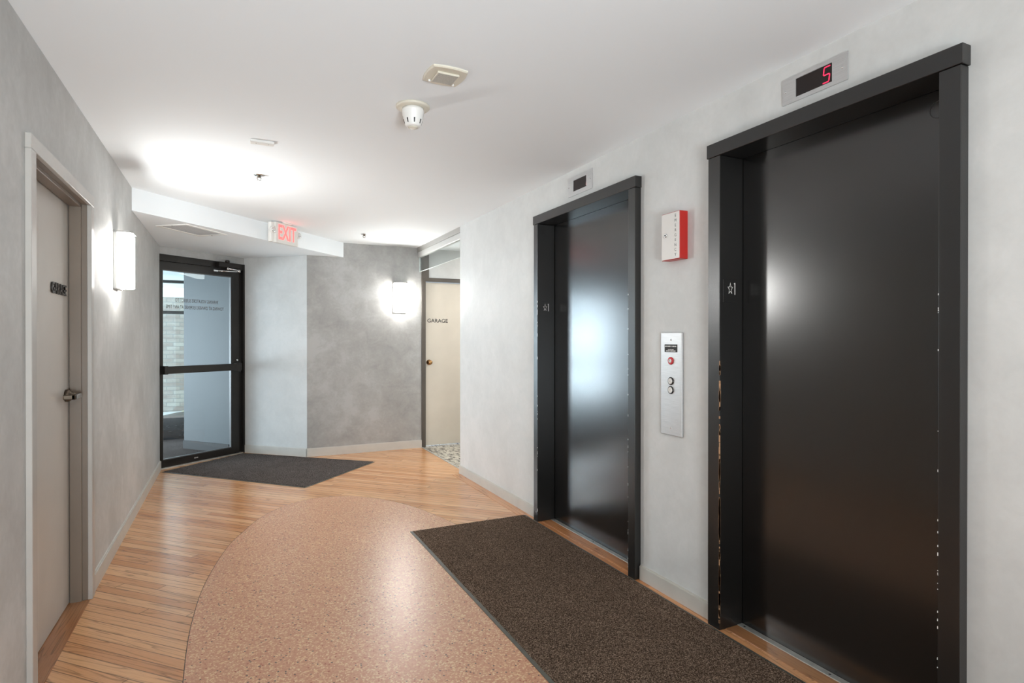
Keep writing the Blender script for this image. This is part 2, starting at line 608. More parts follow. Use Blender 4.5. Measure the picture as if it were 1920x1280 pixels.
# boards let into the floor at the door recesses and along the elevator wall
bm = BM()
box(bm, 1.945, 2.03, 0.3, 5.36, -0.01, 0.0022)
struct('trim_1', bm, M['oak_worn'], 'oak border board along the foot of the elevator wall', 'floor board')
bm = BM()
box(bm, -0.76, -0.655, 2.675, 3.585, -0.01, 0.003)
struct('trim_2', bm, M['oak_board'], 'dark oak threshold board below the near garage door', 'floor board')

# ------------------------------------------------------------------ ceiling
bm = BM()
prism(bm, [(-0.95, -5.2), (4.8, -5.2), (4.8, 7.02), (0.84, 7.02), (0.06, 7.66), (-0.95, 6.88)], ZC, ZC + 0.12)
struct('ceiling', bm, M['ceiling'], 'white painted ceiling of the elevator lobby', 'ceiling')
bm = BM()
ZS = 2.281
prism(bm, [(XL + 0.001, 5.065), (1.166, 6.899), (0.765, 6.899), (0.13, 7.495), (XL + 0.001, 6.885)], ZS, ZC + 0.01)
struct('ceiling_soffit', bm, M['ceiling'], 'lowered white triangular ceiling in front of the glass entry door', 'ceiling')

# ------------------------------------------------------------------ walls
# left wall with the opening for the near garage door
D1N, D1F, D1T = 2.615, 3.66, 2.07
bm = BM()
for y0, y1, z0, z1 in ((-5.2, D1N + 0.03, 0, ZC), (D1F - 0.03, 6.872, 0, ZC), (D1N + 0.03, D1F - 0.03, D1T - 0.03, ZC)):
    box(bm, XL - 0.16, XL, y0, y1, z0, z1)
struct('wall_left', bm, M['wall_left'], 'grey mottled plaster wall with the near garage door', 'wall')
# elevator wall
E = [(0.987, 2.041), (2.571, 3.775)]
ET = 2.232
bm = BM()
ys = [-5.2, E[0][0] + 0.03, E[0][1] - 0.03, E[1][0] + 0.03, E[1][1] - 0.03, 5.40]
for a, b in ((0, 1), (2, 3), (4, 5)):
    box(bm, XR, XR + 0.22, ys[a], ys[b], 0, ZC)
for a, b in ((1, 2), (3, 4)):
    box(bm, XR, XR + 0.22, ys[a], ys[b], ET - 0.03, ZC)
struct('wall_right', bm, M['wall'], 'light grey plaster wall holding the two black elevator doors', 'wall')
# back wall with the wall lamp, and on past the far garage door
bm = BM()
box(bm, Cc.x, 2.10, YB, YB + 0.15, 0, ZC)
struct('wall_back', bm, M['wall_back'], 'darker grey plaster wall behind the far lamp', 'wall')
bm = BM()
box(bm, 2.195, 3.2, YB + 0.012, YB + 0.15, 2.092, ZC)
box(bm, 3.10, 4.8, YB + 0.012, YB + 0.15, 0, ZC)
struct('wall_side', bm, M['wall'], 'pale wall over the far garage door in the side corridor', 'wall')
bm = BM()
box(bm, 4.7, 4.85, 5.3, 7.05, 0, ZC)
box(bm, 2.26, 4.8, 5.25, 5.40, 0, ZC)
struct('wall_end', bm, M['wall'], 'end of the side corridor round the elevator wall', 'wall')
# angled wall lit by the entry door
d = (Cc - B).normalized()
nrm = Vector((-d.y, d.x))
bm = BM()
prism(bm, [tuple(B), tuple(Cc), tuple(Cc + nrm * 0.14 + Vector((0.02, 0))), tuple(B + nrm * 0.14)], 0, ZC)
struct('wall_angled', bm, M['wall'], 'short daylit plaster wall right of the glass entry door', 'wall')
# band of wall over the glass door
u = (B - A).normalized()
vn = Vector((-u.y, u.x))
bm = BM()
prism(bm, [tuple(A - u * 0.14), tuple(B), tuple(B + vn * 0.12), tuple(A - u * 0.14 + vn * 0.12)], 2.206, ZC)
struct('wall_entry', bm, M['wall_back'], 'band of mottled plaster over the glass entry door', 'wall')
bm = BM()
box(bm, -0.95, 2.5, -5.3, -5.15, 0, ZC)
struct('wall_front', bm, M['wall'], 'wall at the open end of the lobby', 'wall')


def baseboard(name, p, q, label, h=0.083, t=0.013):
    p, q = Vector(p), Vector(q)
    dd = (q - p).normalized()
    nn = Vector((dd.y, -dd.x))                     # room side: right of p->q
    bm = BM()
    prism(bm, [tuple(p), tuple(q), tuple(q + nn * t), tuple(p + nn * t)], 0.0, h - 0.006)
    prism(bm, [tuple(p), tuple(q), tuple(q + nn * t * 0.55), tuple(p + nn * t * 0.55)], h - 0.006, h)
    return struct(name, bm, M['base'], label, 'baseboard')


baseboard('baseboard_left', (XL, D1F + 0.002), (XL, 6.872), 'painted baseboard between near garage door and glass entry door', 0.092)
baseboard('baseboard_near', (XL, -5), (XL, D1N - 0.002), 'painted baseboard in front of the near garage door', 0.092)
baseboard('baseboard_angled', tuple(B + d * 0.015), tuple(Cc - d * 0.004), 'painted baseboard of the short daylit wall', 0.095)
baseboard('baseboard_back', (Cc.x, YB), (2.10, YB), 'painted baseboard below the far wall lamp', 0.095)
baseboard('baseboard_right', (XR, 5.40), (XR, E[1][1] - 0.008), 'painted baseboard beyond the far elevator')
baseboard('baseboard_middle', (XR, E[1][0] + 0.0), (XR, E[0][1] - 0.008), 'painted baseboard between the two elevators')
baseboard('baseboard_front', (XR, E[0][0]), (XR, -5), 'painted baseboard on the near side of the near elevator')

# ------------------------------------------------------------------ near garage door (left wall); local x = +Y, local -y = room
d1 = thing('door_1', 'near garage door with lever handle, steeply foreshortened on the left wall', 'door', (XL, 3.14, 0), R90, kind='structure')
hw0, hw1 = D1N - 3.14, D1F - 3.14
cs = 0.06
bm = BM()
for x0, x1 in ((hw0, hw0 + cs), (hw1 - cs, hw1)):
    box(bm, x0, x1, -0.02, 0.0, 0, D1T - 0.055, 0.002, 1)
box(bm, hw0, hw1, -0.02, 0.0, D1T - 0.055, D1T, 0.002, 1)
obj('door_casing', bm, M['casing'], d1)
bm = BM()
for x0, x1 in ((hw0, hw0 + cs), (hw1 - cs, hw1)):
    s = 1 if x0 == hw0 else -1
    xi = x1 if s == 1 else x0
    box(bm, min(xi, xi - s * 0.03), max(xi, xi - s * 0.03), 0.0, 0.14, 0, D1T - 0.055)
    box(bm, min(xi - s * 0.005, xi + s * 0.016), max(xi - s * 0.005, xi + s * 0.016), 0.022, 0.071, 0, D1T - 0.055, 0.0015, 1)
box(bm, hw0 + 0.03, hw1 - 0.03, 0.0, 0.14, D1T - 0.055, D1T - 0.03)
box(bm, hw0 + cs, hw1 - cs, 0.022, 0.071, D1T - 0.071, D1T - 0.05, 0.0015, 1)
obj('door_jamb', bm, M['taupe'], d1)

bm = BM()
box(bm, hw0 + cs + 0.004, hw1 - cs - 0.004, 0.075, 0.118, 0.006, D1T - 0.058, 0.0015, 1)
lf = obj('door_leaf', bm, M['leaf'], d1)
bm = BM()
text(bm, 'GARAGE', 0.072, 0.255, 1.565, 0.075, 0.016, sx=0.92, bold=0.001)
obj('lettering', bm, M['letter'], lf, 'raised gloss black letters reading GARAGE')
bm = BM()
lx, lz = 0.39, 1.052
lathe(bm, [(0.031, 0), (0.031, 0.012), (0.026, 0.02), (0.014, 0.026), (0.013, 0.05)], 28, '-y', (lx, 0.075, lz))
box(bm, lx - 0.115, lx + 0.016, 0.012, 0.030, lz - 0.012, lz + 0.012, 0.004, 2)
box(bm, lx - 0.115, lx - 0.094, 0.012, 0.062, lz - 0.012, lz + 0.012, 0.004, 2)
obj('lever_handle', bm, M['pewter'], lf, 'dark pewter lever handle')

# ------------------------------------------------------------------ far garage door in the back wall; local -y = room
d2 = thing('door_2', 'cream far garage door with bronze knob and dark frame', 'door', (2.10, YB, 0), 0, kind='structure')
bm = BM()
box(bm, 0.0, 0.052, -0.012, 0.12, 0, 2.045, 0.002, 1)
box(bm, 0.0, 1.06, -0.012, 0.12, 2.045, 2.092, 0.002, 1)
box(bm, 1.0, 1.06, -0.012, 0.12, 0, 2.045, 0.002, 1)
box(bm, 0.0, 0.094, -0.012, 0.12, 2.092, ZC)
obj('door_frame', bm, M['grey_frame'], d2, 'dark grey brown frame')
bm = BM()
box(bm, 0.056, 0.997, 0.025, 0.069, 0.012, 2.036, 0.0015, 1)
lf = obj('door_leaf', bm, M['leaf_far'], d2)
bm = BM()
text(bm, 'GARAGE', 0.068, 0.216, 1.560, 0.025, 0.004, sx=1.02, bold=0.0)
obj('lettering', bm, M['letter'], lf, 'black letters reading GARAGE')
bm = BM()
lathe(bm, [(0.033, 0), (0.033, 0.004), (0.014, 0.010), (0.012, 0.030), (0.024, 0.040), (0.029, 0.053), (0.025, 0.066), (0.010, 0.070)], 28, '-y', (0.103, 0.025, 1.045))
obj('door_knob', bm, M['brass'], lf, 'round bronze knob')

# ------------------------------------------------------------------ glass smoke baffle over the opening to the side corridor (plane X = 2.10)
w1 = thing('window_1', 'clear glass baffle hanging from a pale channel over the side corridor opening', 'glass panel', (2.10, 5.40, ZC), R90, kind='structure')
bm = BM()
box(bm, 0.0, 1.488, -0.006, 0.06, -0.055, 0.0)
obj('channel', bm, M['grey_light'], w1, 'grey metal channel')
bm = BM()
box(bm, 0.0, 1.488, 0.004, 0.05, -0.118, -0.055, 0.002, 1)
obj('clamp_rail', bm, M['rail_paint'], w1, 'white clamping rail')
bm = BM()
box(bm, 0.0, 1.487, 0.020, 0.032, -0.292, -0.118)
pn = obj('pane', bm, M['glass_baffle'], w1)
bm = BM()
box(bm, 0.0, 1.487, 0.0195, 0.0325, -0.2965, -0.292)
box(bm, 1.4825, 1.4875, 0.0195, 0.0325, -0.292, -0.118)
obj('polished_edge', bm, M['glass_edge'], pn)

# ------------------------------------------------------------------ glass entry door; local x runs A -> B, local -y = room
d3 = thing('door_3', 'dark bronze framed glass entry door with a push bar', 'door', (A.x, A.y, 0), DA, kind='structure')
LW = (B - A).length
bm = BM()
box(bm, -0.135, -0.072, -0.004, 0.115, 0, 2.206)
box(bm, LW - 0.068, LW - 0.001, 0.03, 0.115, 0, 2.206)
box(bm, LW - 0.022, LW - 0.001, -0.012, 0.03, 0, 2.206)
box(bm, -0.072, LW - 0.001, -0.004, 0.115, 2.138, 2.206)
box(bm, -0.072, LW - 0.022, 0.028, 0.115, 2.128, 2.138)
obj('door_frame', bm, M['bronze'], d3)
L0, L1 = -0.068, LW - 0.072
bm = BM()
for x0, x1, z0, z1 in ((L0, 0.031, 0.012, 2.128), (0.838, L1, 0.012, 2.128), (0.031, 0.838, 2.05, 2.128), (0.031, 0.838, 0.012, 0.085)):
    box(bm, x0, x1, 0.0, 0.044, z0, z1)
for x0, x1, z0, z1 in ((0.031, 0.040, 0.085, 2.05), (0.829, 0.838, 0.085, 2.05), (0.040, 0.829, 2.041, 2.05), (0.040, 0.829, 0.085, 0.094)):
    box(bm, x0, x1, 0.008, 0.036, z0, z1, mi=1)
fr = obj('door_leaf', bm, [M['bronze'], M['bead']], d3)
bm = BM()
text(bm, 'www', 0.022, 0.39, 0.050, 0.0, 0.0006, sx=0.9)
bmesh.ops.delete(bm, geom=bm.verts[:], context='VERTS')
for i, (dx, dz, w, h) in enumerate(((0, 0, .006, .012), (.009, .003, .010, .004), (.009, -.004, .010, .004), (.022, 0, .005, .010), (.030, .003, .012, .004), (.030, -.004, .012, .004))):
    box(bm, 0.375 + dx, 0.375 + dx + w, -0.0006, 0.0, 0.05 + dz - h / 2, 0.05 + dz + h / 2)
obj('maker_mark', bm, M['tag_white'], fr, 'small white mark on the bottom rail')
bm = BM()
box(bm, 0.040, 0.829, 0.019, 0.025, 0.094, 2.041)
gl = obj('pane', bm, M['glass'], d3)
bm = BM()
text(bm, 'PARKING VIOLATORS SUBJECT TO', 0.052, 0.425, 1.742, 0.0185, 0.0006, sx=0.62, mirror=True)
text(bm, 'TOWING AT OWNERS EXPENSE AT ANY TIME', 0.052, 0.41, 1.670, 0.0185, 0.0006, sx=0.62, mirror=True)
obj('lettering', bm, M['letter_dull'], gl, 'two lines of dark lettering, seen reversed from inside')
bm = BM()
box(bm, 0.020, LW - 0.085, -0.062, -0.030, 0.975, 1.052, 0.003, 1)
box(bm, 0.012, 0.05, -0.066, 0.0, 0.970, 1.057, 0.004, 1)
box(bm, LW - 0.150, LW - 0.078, -0.064, 0.0, 0.970, 1.057, 0.004, 1)
pb = obj('push_bar', bm, M['bronze'], d3)
bm = BM()
lathe(bm, [(0.012, 0), (0.012, 0.012), (0.008, 0.014)], 18, '-y', (L1 - 0.03, 0.0, 1.09))
obj('lock_cylinder', bm, M['chrome'], d3, 'small chrome lock cylinder above the push bar')
bm = BM()
box(bm, LW - 0.06, LW - 0.030, 0.014, 0.03, 0.94, 1.08, 0.002, 1)
obj('strike_plate', bm, M['dark'], d3)
bm = BM()
box(bm, 0.63, 0.90, -0.06, -0.004, 2.142, 2.196, 0.006, 2)
lathe(bm, [(0.024, 0.0), (0.024, 0.026), (0.018, 0.03)], 20, 'z', (0.755, -0.035, 2.196))
cl = obj('door_closer', bm, M['bronze'], d3)
bm = BM()
tube(bm, [(0.745, -0.05, 2.132), (0.875, -0.075, 2.120)], 0.008)
tube(bm, [(0.875, -0.075, 2.106), (0.62, -0.02, 2.096)], 0.008)
lathe(bm, [(0.014, 0), (0.014, 0.03)], 16, 'z', (0.875, -0.075, 2.098))
lathe(bm, [(0.013, 0), (0.013, 0.03)], 16, 'z', (0.745, -0.05, 2.115))
box(bm, 0.585, 0.64, -0.035, 0.0, 2.085, 2.106, 0.003, 1)
obj('closer_arm', bm, M['chrome'], cl, 'shiny jointed closer arm')
bm = BM()
box(bm, -0.072, LW - 0.03, -0.02, 0.115, 0.0, 0.010)
obj('threshold', bm, M['sill'], d3, 'pale metal threshold')

# ------------------------------------------------------------------ elevators; local x = -Y, local -y = room (towards -X)


def star_pts(r0, r1):
    return [((r0 if i % 2 == 0 else r1) * math.sin(math.pi * i / 5), (r0 if i % 2 == 0 else r1) * math.cos(math.pi * i / 5)) for i in range(10)]


def elevator(label, yc, half, jl, jr, chips):
    t = thing('elevator_entrance', label, 'elevator door', (XR, yc, 0), -R90, 'black elevator doors')
    F, D = -0.04, 0.105                              # face of the frame, plane of the door
    hz = 2.170
    bm = BM()
    box(bm, -half, half, F - 0.003, D - 0.002, hz, ET, 0.0015, 1)
    obj('header_trim', bm, M['black_frame'], t)
    for x0, x1 in ((-half + 0.008, -half + 0.008 + jl), (half - 0.006 - jr, half - 0.006)):
        bm = BM()
        box(bm, x0, x1, F, D - 0.002, 0.0, hz - 0.0015, 0.002, 2)
        j = obj('jamb', bm, M['black_frame'], t)
        if x0 < 0:
            # worn corner of the far jamb
            bm = BM()
            xe = x1
            for k in range(chips[0]):
                z = random.uniform(chips[1], chips[2])
                w, h = random.uniform(0.0008, 0.0022) * chips[4], random.uniform(0.004, 0.024) * chips[4]
                box(bm, xe - w, xe + 0.0012, F - 0.0012, F + w * random.uniform(0.5, 1.6), z, z + h)
            obj('paint_speck', bm, M[chips[3]], j, 'chipped paint along the corner')['kind'] = 'stuff'
            # floor plate on the inner face of the far jamb, seen from the lobby
            px, pz, xm = xe, 1.552, 0.025
            bm = BM()
            box(bm, px, px + 0.0025, xm - 0.046, xm + 0.046, pz - 0.052, pz + 0.052, 0.0008, 1)
            fp = obj('floor_plate', bm, M['black_frame'], t, 'black plate with a star and the number 1')
            bm = BM()
            sp, si = star_pts(0.026, 0.011), star_pts(0.0218, 0.0086)
            yo, zo = xm - 0.003, pz + 0.010
            for i in range(10):
                q = [sp[i], sp[(i + 1) % 10], si[(i + 1) % 10], si[i]]
                lo = [bm.verts.new((px + 0.0025, yo + a * 0.66, zo + b * 1.1)) for a, b in q]
                hi = [bm.verts.new((px + 0.0038, yo + a * 0.66, zo + b * 1.1)) for a, b in q]
                bm.faces.new(hi)
                for k in range(4):
                    bm.faces.new((lo[k], lo[(k + 1) % 4], hi[(k + 1) % 4], hi[k]))
            box(bm, px + 0.0025, px + 0.0038, yo + 0.0265, yo + 0.0305, zo - 0.026, zo + 0.028)
            box(bm, px + 0.0025, px + 0.0038, yo + 0.0225, yo + 0.0265, zo + 0.0225, zo + 0.0265)
            obj('star_and_number', bm, M['tag_white'], fp, 'white star outline and number 1')
        else:
            bm = BM()
            for k in range(26):
                z = random.uniform(0.05, 1.9) if k > 12 else random.uniform(0.05, 0.8)
                w, h = random.uniform(0.0008, 0.002), random.uniform(0.002, 0.008)
                box(bm, x0 - 0.0006, x0 + w, F - 0.0006, F + 0.002, z, z + h)
            obj('paint_speck', bm, M['tag_white'], j, 'pale nicks along the corner')['kind'] = 'stuff'
    xi0, xi1 = -half + 0.008 + jl, half - 0.006 - jr
    bm = BM()
    box(bm, xi0 - 0.04, xi1 + 0.04, D, D + 0.03, 0.002, ET + 0.03)
    dp = obj('door_panel', bm, M['black'], t)
    bm = BM()
    ring = [(0.030 * math.cos(2 * math.pi * k / 32), 0.030 * math.sin(2 * math.pi * k / 32)) for k in range(32)]
    cx, cz = xi1 - 0.075, 2.105
    for k in range(32):
        a, b = ring[k], ring[(k + 1) % 32]
        vs = [bm.verts.new((cx + p[0] * s, D - 0.0006, cz + p[1] * s)) for p, s in ((a, 1), (b, 1), (b, 0.9), (a, 0.9))]
        bm.faces.new(vs)
    obj('release_keyhole_mark', bm, M['black_frame'], dp)
    bm = BM()
    box(bm, xi0, xi1, 0.072, D - 0.001, -0.004, 0.006, 0.001, 1)
    for k in range(3):
        xx = xi0 + 0.03 + (xi1 - xi0 - 0.06) * k / 2
        lathe(bm, [(0.005, 0), (0.005, 0.0004)], 12, 'z', (xx, 0.086, 0.006), mi=1)
    obj('door_sill', bm, [M['sill'], M['dark']], t, 'pale metal sill strip')
    bm = BM()
    box(bm, xi0, xi1, 0.0, 0.072, -0.01, 0.003)
    obj('threshold_board', bm, M['oak_board'] if yc < 2 else M['oak_worn'], t, 'oak board let in before the door')
    return t


elevator('near black elevator door below the indicator reading 5', (E[0][0] + E[0][1]) / 2, (E[0][1] - E[0][0]) / 2, 0.072, 0.062, (110, 0.03, 1.22, 'chip', 1.9))
elevator('far black elevator door with blue and red reflections, beyond the call panel', (E[1][0] + E[1][1]) / 2, (E[1][1] - E[1][0]) / 2, 0.058, 0.061, (22, 0.05, 1.6, 'tag_white', 1.0))


# ------------------------------------------------------------------ floor indicators above the elevators
def seg7(bm, cx, cz, h, w, th, on, y, lean=0.12):
    segs = dict(a=((-1, 1), (1, 1)), b=((1, 1), (1, 0)), c=((1, 0), (1, -1)), d=((-1, -1), (1, -1)), e=((-1, 0), (-1, -1)), f=((-1, 1), (-1, 0)), g=((-1, 0), (1, 0)))
    for s in on:
        (x0, z0), (x1, z1) = segs[s]
        horiz = z0 == z1
        for half in ((0.04, 0.48), (0.52, 0.96)):
            if not horiz and half[0] > 0.1:
                continue
            f0, f1 = half if horiz else (0.06, 0.94)
            ax, az = x0 + (x1 - x0) * f0, z0 + (z1 - z0) * f0
            bx, bz = x0 + (x1 - x0) * f1, z0 + (z1 - z0) * f1
            P = [(cx + ax * w / 2 + az * h / 2 * lean, cz + az * h / 2), (cx + bx * w / 2 + bz * h / 2 * lean, cz + bz * h / 2)]
            o = (0, th / 2) if horiz else (th / 2, 0)
            q = [(P[0][0] - o[0], P[0][1] - o[1]), (P[1][0] - o[0], P[1][1] - o[1]), (P[1][0] + o[0], P[1][1] + o[1]), (P[0][0] + o[0], P[0][1] + o[1])]
            lo = [bm.verts.new((a, y, b)) for a, b in q]
            hi = [bm.verts.new((a, y - 0.0012, b)) for a, b in q]
            bm.faces.new(hi)
            for k in range(4):
                bm.faces.new((lo[k], lo[(k + 1) % 4], hi[(k + 1) % 4], hi[k]))


def indicator(label, yc, zc, w, h, on, mat, dx):
    t = thing('floor_indicator', label, 'elevator floor indicator', (XR, yc, zc), -R90, 'indicators above the elevators')
    ww, wh = 0.078, 0.036
    bm = BM()
    for x0, x1, z0, z1 in ((-w / 2, -ww, -h / 2, h / 2), (ww, w / 2, -h / 2, h / 2), (-ww, ww, wh, h / 2), (-ww, ww, -h / 2, -wh)):
        box(bm, x0, x1, -0.005, 0.0, z0, z1)
    p = obj('face_plate', bm, M['steel'], t)
    for sx, sz in ((-w / 2 + 0.014, 0.0), (w / 2 - 0.020, 0.0)):
        bm = BM()
        lathe(bm, [(0.0042, 0.0), (0.0040, 0.0012), (0.002, 0.0022)], 14, '-y', (sx, -0.005, sz))
        obj('screw', bm, M['chrome'], p)
    bm = BM()
    box(bm, -ww, ww, -0.0018, 0.0, -wh, wh)
    s = obj('screen', bm, M['screen'], t)
    bm = BM()
    seg7(bm, ww - dx, 0.0, 0.058, 0.026, 0.0042, on, -0.0018)
    obj('digit', bm, mat, s, 'glowing red digit')
    return t


indicator('steel indicator showing a red 5 above the near elevator', 1.518, 2.337, 0.279, 0.104, 'afgcd', M['led'], 0.024)
indicator('steel indicator with a faint red edge above the far elevator', 3.198, 2.343, 0.290, 0.127, 'bc', M['led_dim'], 0.014)

# ------------------------------------------------------------------ emergency box
t = thing('emergency_box', 'red and white EMERGENCY cabinet on the wall between the elevators', 'emergency cabinet', (XR, 2.276, 1.73), -R90)
w, h = 0.067, 0.238
bm = BM()
box(bm, -w, w, -0.052, 0, 0, h, 0.002, 1)
cs = obj('casing', bm, M['red'], t, 'red sheet metal casing')
bm = BM()
box(bm, -w + 0.003, w - 0.002, -0.0545, -0.052, 0.003, h - 0.003, 0.0006, 1)
fd = obj('cover', bm, M['white_face'], t, 'white front cover')
bm = BM()
for i, ch in enumerate('EMERGENCY'):
    text(bm, ch, 0.0205, 0.038, h - 0.022 - i * 0.0243, -0.0545, 0.0006, sx=0.95)
obj('lettering', bm, M['letter'], fd, 'black letters stacked to read EMERGENCY')
bm = BM()
lathe(bm, [(0.0105, 0), (0.0105, 0.004), (0.008, 0.006)], 22, '-y', (-0.032, -0.0545, 0.126))
lathe(bm, [(0.0045, 0.0062), (0.004, 0.0068)], 14, '-y', (-0.032, -0.0545, 0.126), mi=1)
obj('key_lock', bm, [M['chrome'], M['dark']], fd, 'round chrome key lock')

# ------------------------------------------------------------------ call panel
t = thing('call_panel', 'tall brushed steel call panel with buttons between the elevators', 'elevator call panel', (XR, 2.319, 0.837), -R90)
bm = BM()
pw, ph = 0.079, 0.528
box(bm, -pw, pw, -0.011, 0, 0, ph, 0.003, 2)
obj('plate', bm, M['steel'], t)
for zz in (0.490, 0.038):
    bm = BM()
    lathe(bm, [(0.0048, -0.001), (0.0046, 0.0012), (0.002, 0.0022)], 14, '-y', (0, -0.011, zz))
    obj('screw', bm, M['chrome'], t)
bm = BM()
box(bm, -0.047, 0.047, -0.0125, -0.009, 0.427, 0.467)
np_ = obj('notice', bm, M['dark'], t, 'black notice with rows of white lettering')
bm = BM()
for row, (zz, hh, x0, x1) in enumerate(((0.4575, 0.006, -0.043, 0.043), (0.4405, 0.0035, -0.020, 0.020), (0.4335, 0.0042, -0.036, 0.036))):
    x = x0
    while x < x1 - 0.002:
        wd = random.choice((0.0028, 0.0035, 0.0042))
        if not (row == 0 and -0.002 < x < 0.005):
            box(bm, x, x + wd * 0.78, -0.0129, -0.0125, zz - hh / 2, zz + hh / 2)
        x += wd + (0.002 if random.random() < 0.15 else 0)
obj('notice_lines', bm, M['tag_white'], np_)
bm = BM()
lathe(bm, [(0.0195, 0), (0.0195, 0.005), (0.016, 0.008), (0.0115, 0.008), (0.0105, 0.004)], 28, '-y', (0, -0.0105, 0.383))
rb = obj('emergency_key_switch', bm, M['red_button'], t, 'red round key switch')
bm = BM()
lathe(bm, [(0.0105, 0.003), (0.0105, 0.0085), (0.008, 0.0095)], 22, '-y', (0, -0.0105, 0.383))
obj('key_cylinder', bm, M['tag_white'], rb)
bm = BM()
lathe(bm, [(0.0022, 0.0096), (0.0022, 0.0104)], 12, '-y', (-0.001, -0.0105, 0.387))
obj('keyhole', bm, M['dark'], rb)
for zz, up in ((0.279, 1), (0.233, -1)):
    bm = BM()
    lathe(bm, [(0.0205, 0), (0.0205, 0.004), (0.018, 0.006), (0.0155, 0.006), (0.0150, 0.002)], 28, '-y', (0, -0.0105, zz))
    bz = obj('button_bezel', bm, M['letter'], t, 'black ring around a call button')
    bm = BM()
    lathe(bm, [(0.0150, 0.001), (0.0150, 0.007), (0.0125, 0.0085)], 28, '-y', (0, -0.0105, zz))
    bt = obj('call_button', bm, M['white_face'], bz)
    bm = BM()
    q = [(-0.004, -0.003 * up), (0.004, -0.003 * up), (0, 0.004 * up)]
    lo = [bm.verts.new((a, -0.0190, zz + b)) for a, b in q]
    hi = [bm.verts.new((a, -0.0196, zz + b)) for a, b in q]
    bm.faces.new(hi)
    for k in range(3):
        bm.faces.new((lo[k], lo[(k + 1) % 3], hi[(k + 1) % 3], hi[k]))
    obj('arrow', bm, M['nickel'], bz)

# ------------------------------------------------------------------ wall lamps
t = thing('wall_sconce', 'lit wall lamp on the left wall by the near garage door', 'wall lamp', (XL, 4.395, 1.645), R90, 'lit wall lamps')
sw, sh, sd = 0.079, 0.368, 0.100
bm = BM()
box(bm, -sw, sw, -0.020, 0, 0, sh, 0.0015, 1)
obj('back_pan', bm, M['pan'], t)
bm = BM()
box(bm, -sw + 0.002, sw - 0.002, -sd + 0.004, -0.020, 0.008, sh - 0.013, 0.010, 3)
bm.normal_update()
for f in bm.faces:
    f.material_index = 0 if f.normal.y < -0.7 else 1
obj('diffuser', bm, [M['lamp'], M['lamp_side']], t, 'glowing white acrylic diffuser')
bm = BM()
pts = [(-sw, 0.0), (sw, 0.0), (sw, -sd + 0.012), (sw - 0.014, -sd - 0.004), (-sw + 0.014, -sd - 0.004), (-sw, -sd + 0.012)]
prism(bm, pts, sh - 0.013, sh)
obj('top_cap', bm, M['pan'], t)
bm = BM()
box(bm, -sw, sw, -0.030, 0, 0.0, 0.006, 0.001, 1)
bc = obj('bottom_lip', bm, M['pan'], t)
for sx in (-sw + 0.012, sw - 0.012):
    bm = BM()
    lathe(bm, [(0.005, 0), (0.005, 0.012)], 12, '-y', (sx, -0.028, 0.004))
    obj('thumb_screw', bm, M['nickel'], bc)
t2 = copy_tree(t)
t2.location, t2.rotation_euler = (1.822, YB, 1.649), (0, 0, 0)
for ch in t2.children:
    if ch.name.startswith('diffuser'):
        ch.material_slots[0].link = 'OBJECT'
        ch.material_slots[0].material = M['lamp_far']
t2['label'] = 'lit wall lamp on the far wall beside the cream garage door'

# ------------------------------------------------------------------ exit sign hung from the ceiling before the soffit
SA = math.radians(45)
t = thing('exit_sign', 'red lit EXIT sign with emergency lamp heads under the ceiling', 'exit sign', (0.465, 5.985, ZC), SA)
ew, eh = 0.150, 0.195
z1, z0 = -0.012, -0.012 - eh
bm = BM()
box(bm, -ew, ew, -0.022, 0.022, z0, z1, 0.005, 2)
hs = obj('housing', bm, M['exit_face'], t)
bm = BM()
box(bm, -0.055, 0.055, -0.04, 0.04, -0.012, 0.0, 0.004, 1)
obj('canopy', bm, M['white_plastic'], t)
bm = BM()
text(bm, 'EXIT', 0.195, 0.0, (z0 + z1) / 2, -0.022, 0.002, sx=0.62, bold=0.0035)
obj('lettering', bm, M['exit_red'], hs, 'glowing red letters EXIT')
for s in (-1, 1):
    bm = BM()
    box(bm, s * (ew + 0.018) - 0.018, s * (ew + 0.018) + 0.018, 0.004, 0.040, z0 + 0.005, z1 - 0.004, 0.004, 2)
    obj('side_box', bm, M['white_plastic'], t)
    bm = BM()
    hx, hz = s * (ew + 0.028), z0 + 0.115
    lathe(bm, [(0.018, -0.02), (0.030, -0.006), (0.032, 0.016), (0.029, 0.020)], 24, '-y', (hx, 0.0, hz))
    lh = obj('lamp_head', bm, M['white_plastic'], t)
    bm = BM()
    lathe(bm, [(0.026, 0.0195), (0.018, 0.0225), (0.006, 0.024)], 24, '-y', (hx, 0.0, hz))
    obj('lens', bm, M['chrome'], lh)

# ------------------------------------------------------------------ ceiling speaker, smoke detector, plate, sprinklers, vent
t = thing('ceiling_speaker', 'square cream speaker grille on the ceiling', 'ceiling speaker', (0.815, 2.335, ZC))
bm = BM()
n = 10
def bow(k, s):                                        # bulging edge
    return s * (0.075 + 0.010 * (1 - (2 * k / n - 1) ** 2))
outl = [(-0.075 + 0.15 * k / n, bow(k, -1)) for k in range(n)] + [(bow(k, 1), -0.075 + 0.15 * k / n) for k in range(n)] + \
       [(0.075 - 0.15 * k / n, bow(k, 1)) for k in range(n)] + [(bow(k, -1), 0.075 - 0.15 * k / n) for k in range(n)]
rings = []
for s, z in ((1.0, 0.0), (1.0, -0.005), (0.95, -0.009), (0.66, -0.009)):
    rings.append([bm.verts.new((x * s, y * s, z)) for x, y in outl])
for a, b in zip(rings, rings[1:]):
    for k in range(len(outl)):
        bm.faces.new((a[k], a[(k + 1) % len(outl)], b[(k + 1) % len(outl)], b[k]))
bm.faces.new(rings[-1])
obj('face_plate', bm, M['cream_plastic'], t)
bm = BM()
box(bm, -0.048, 0.048, -0.046, 0.046, -0.018, -0.009, 0.002, 1)
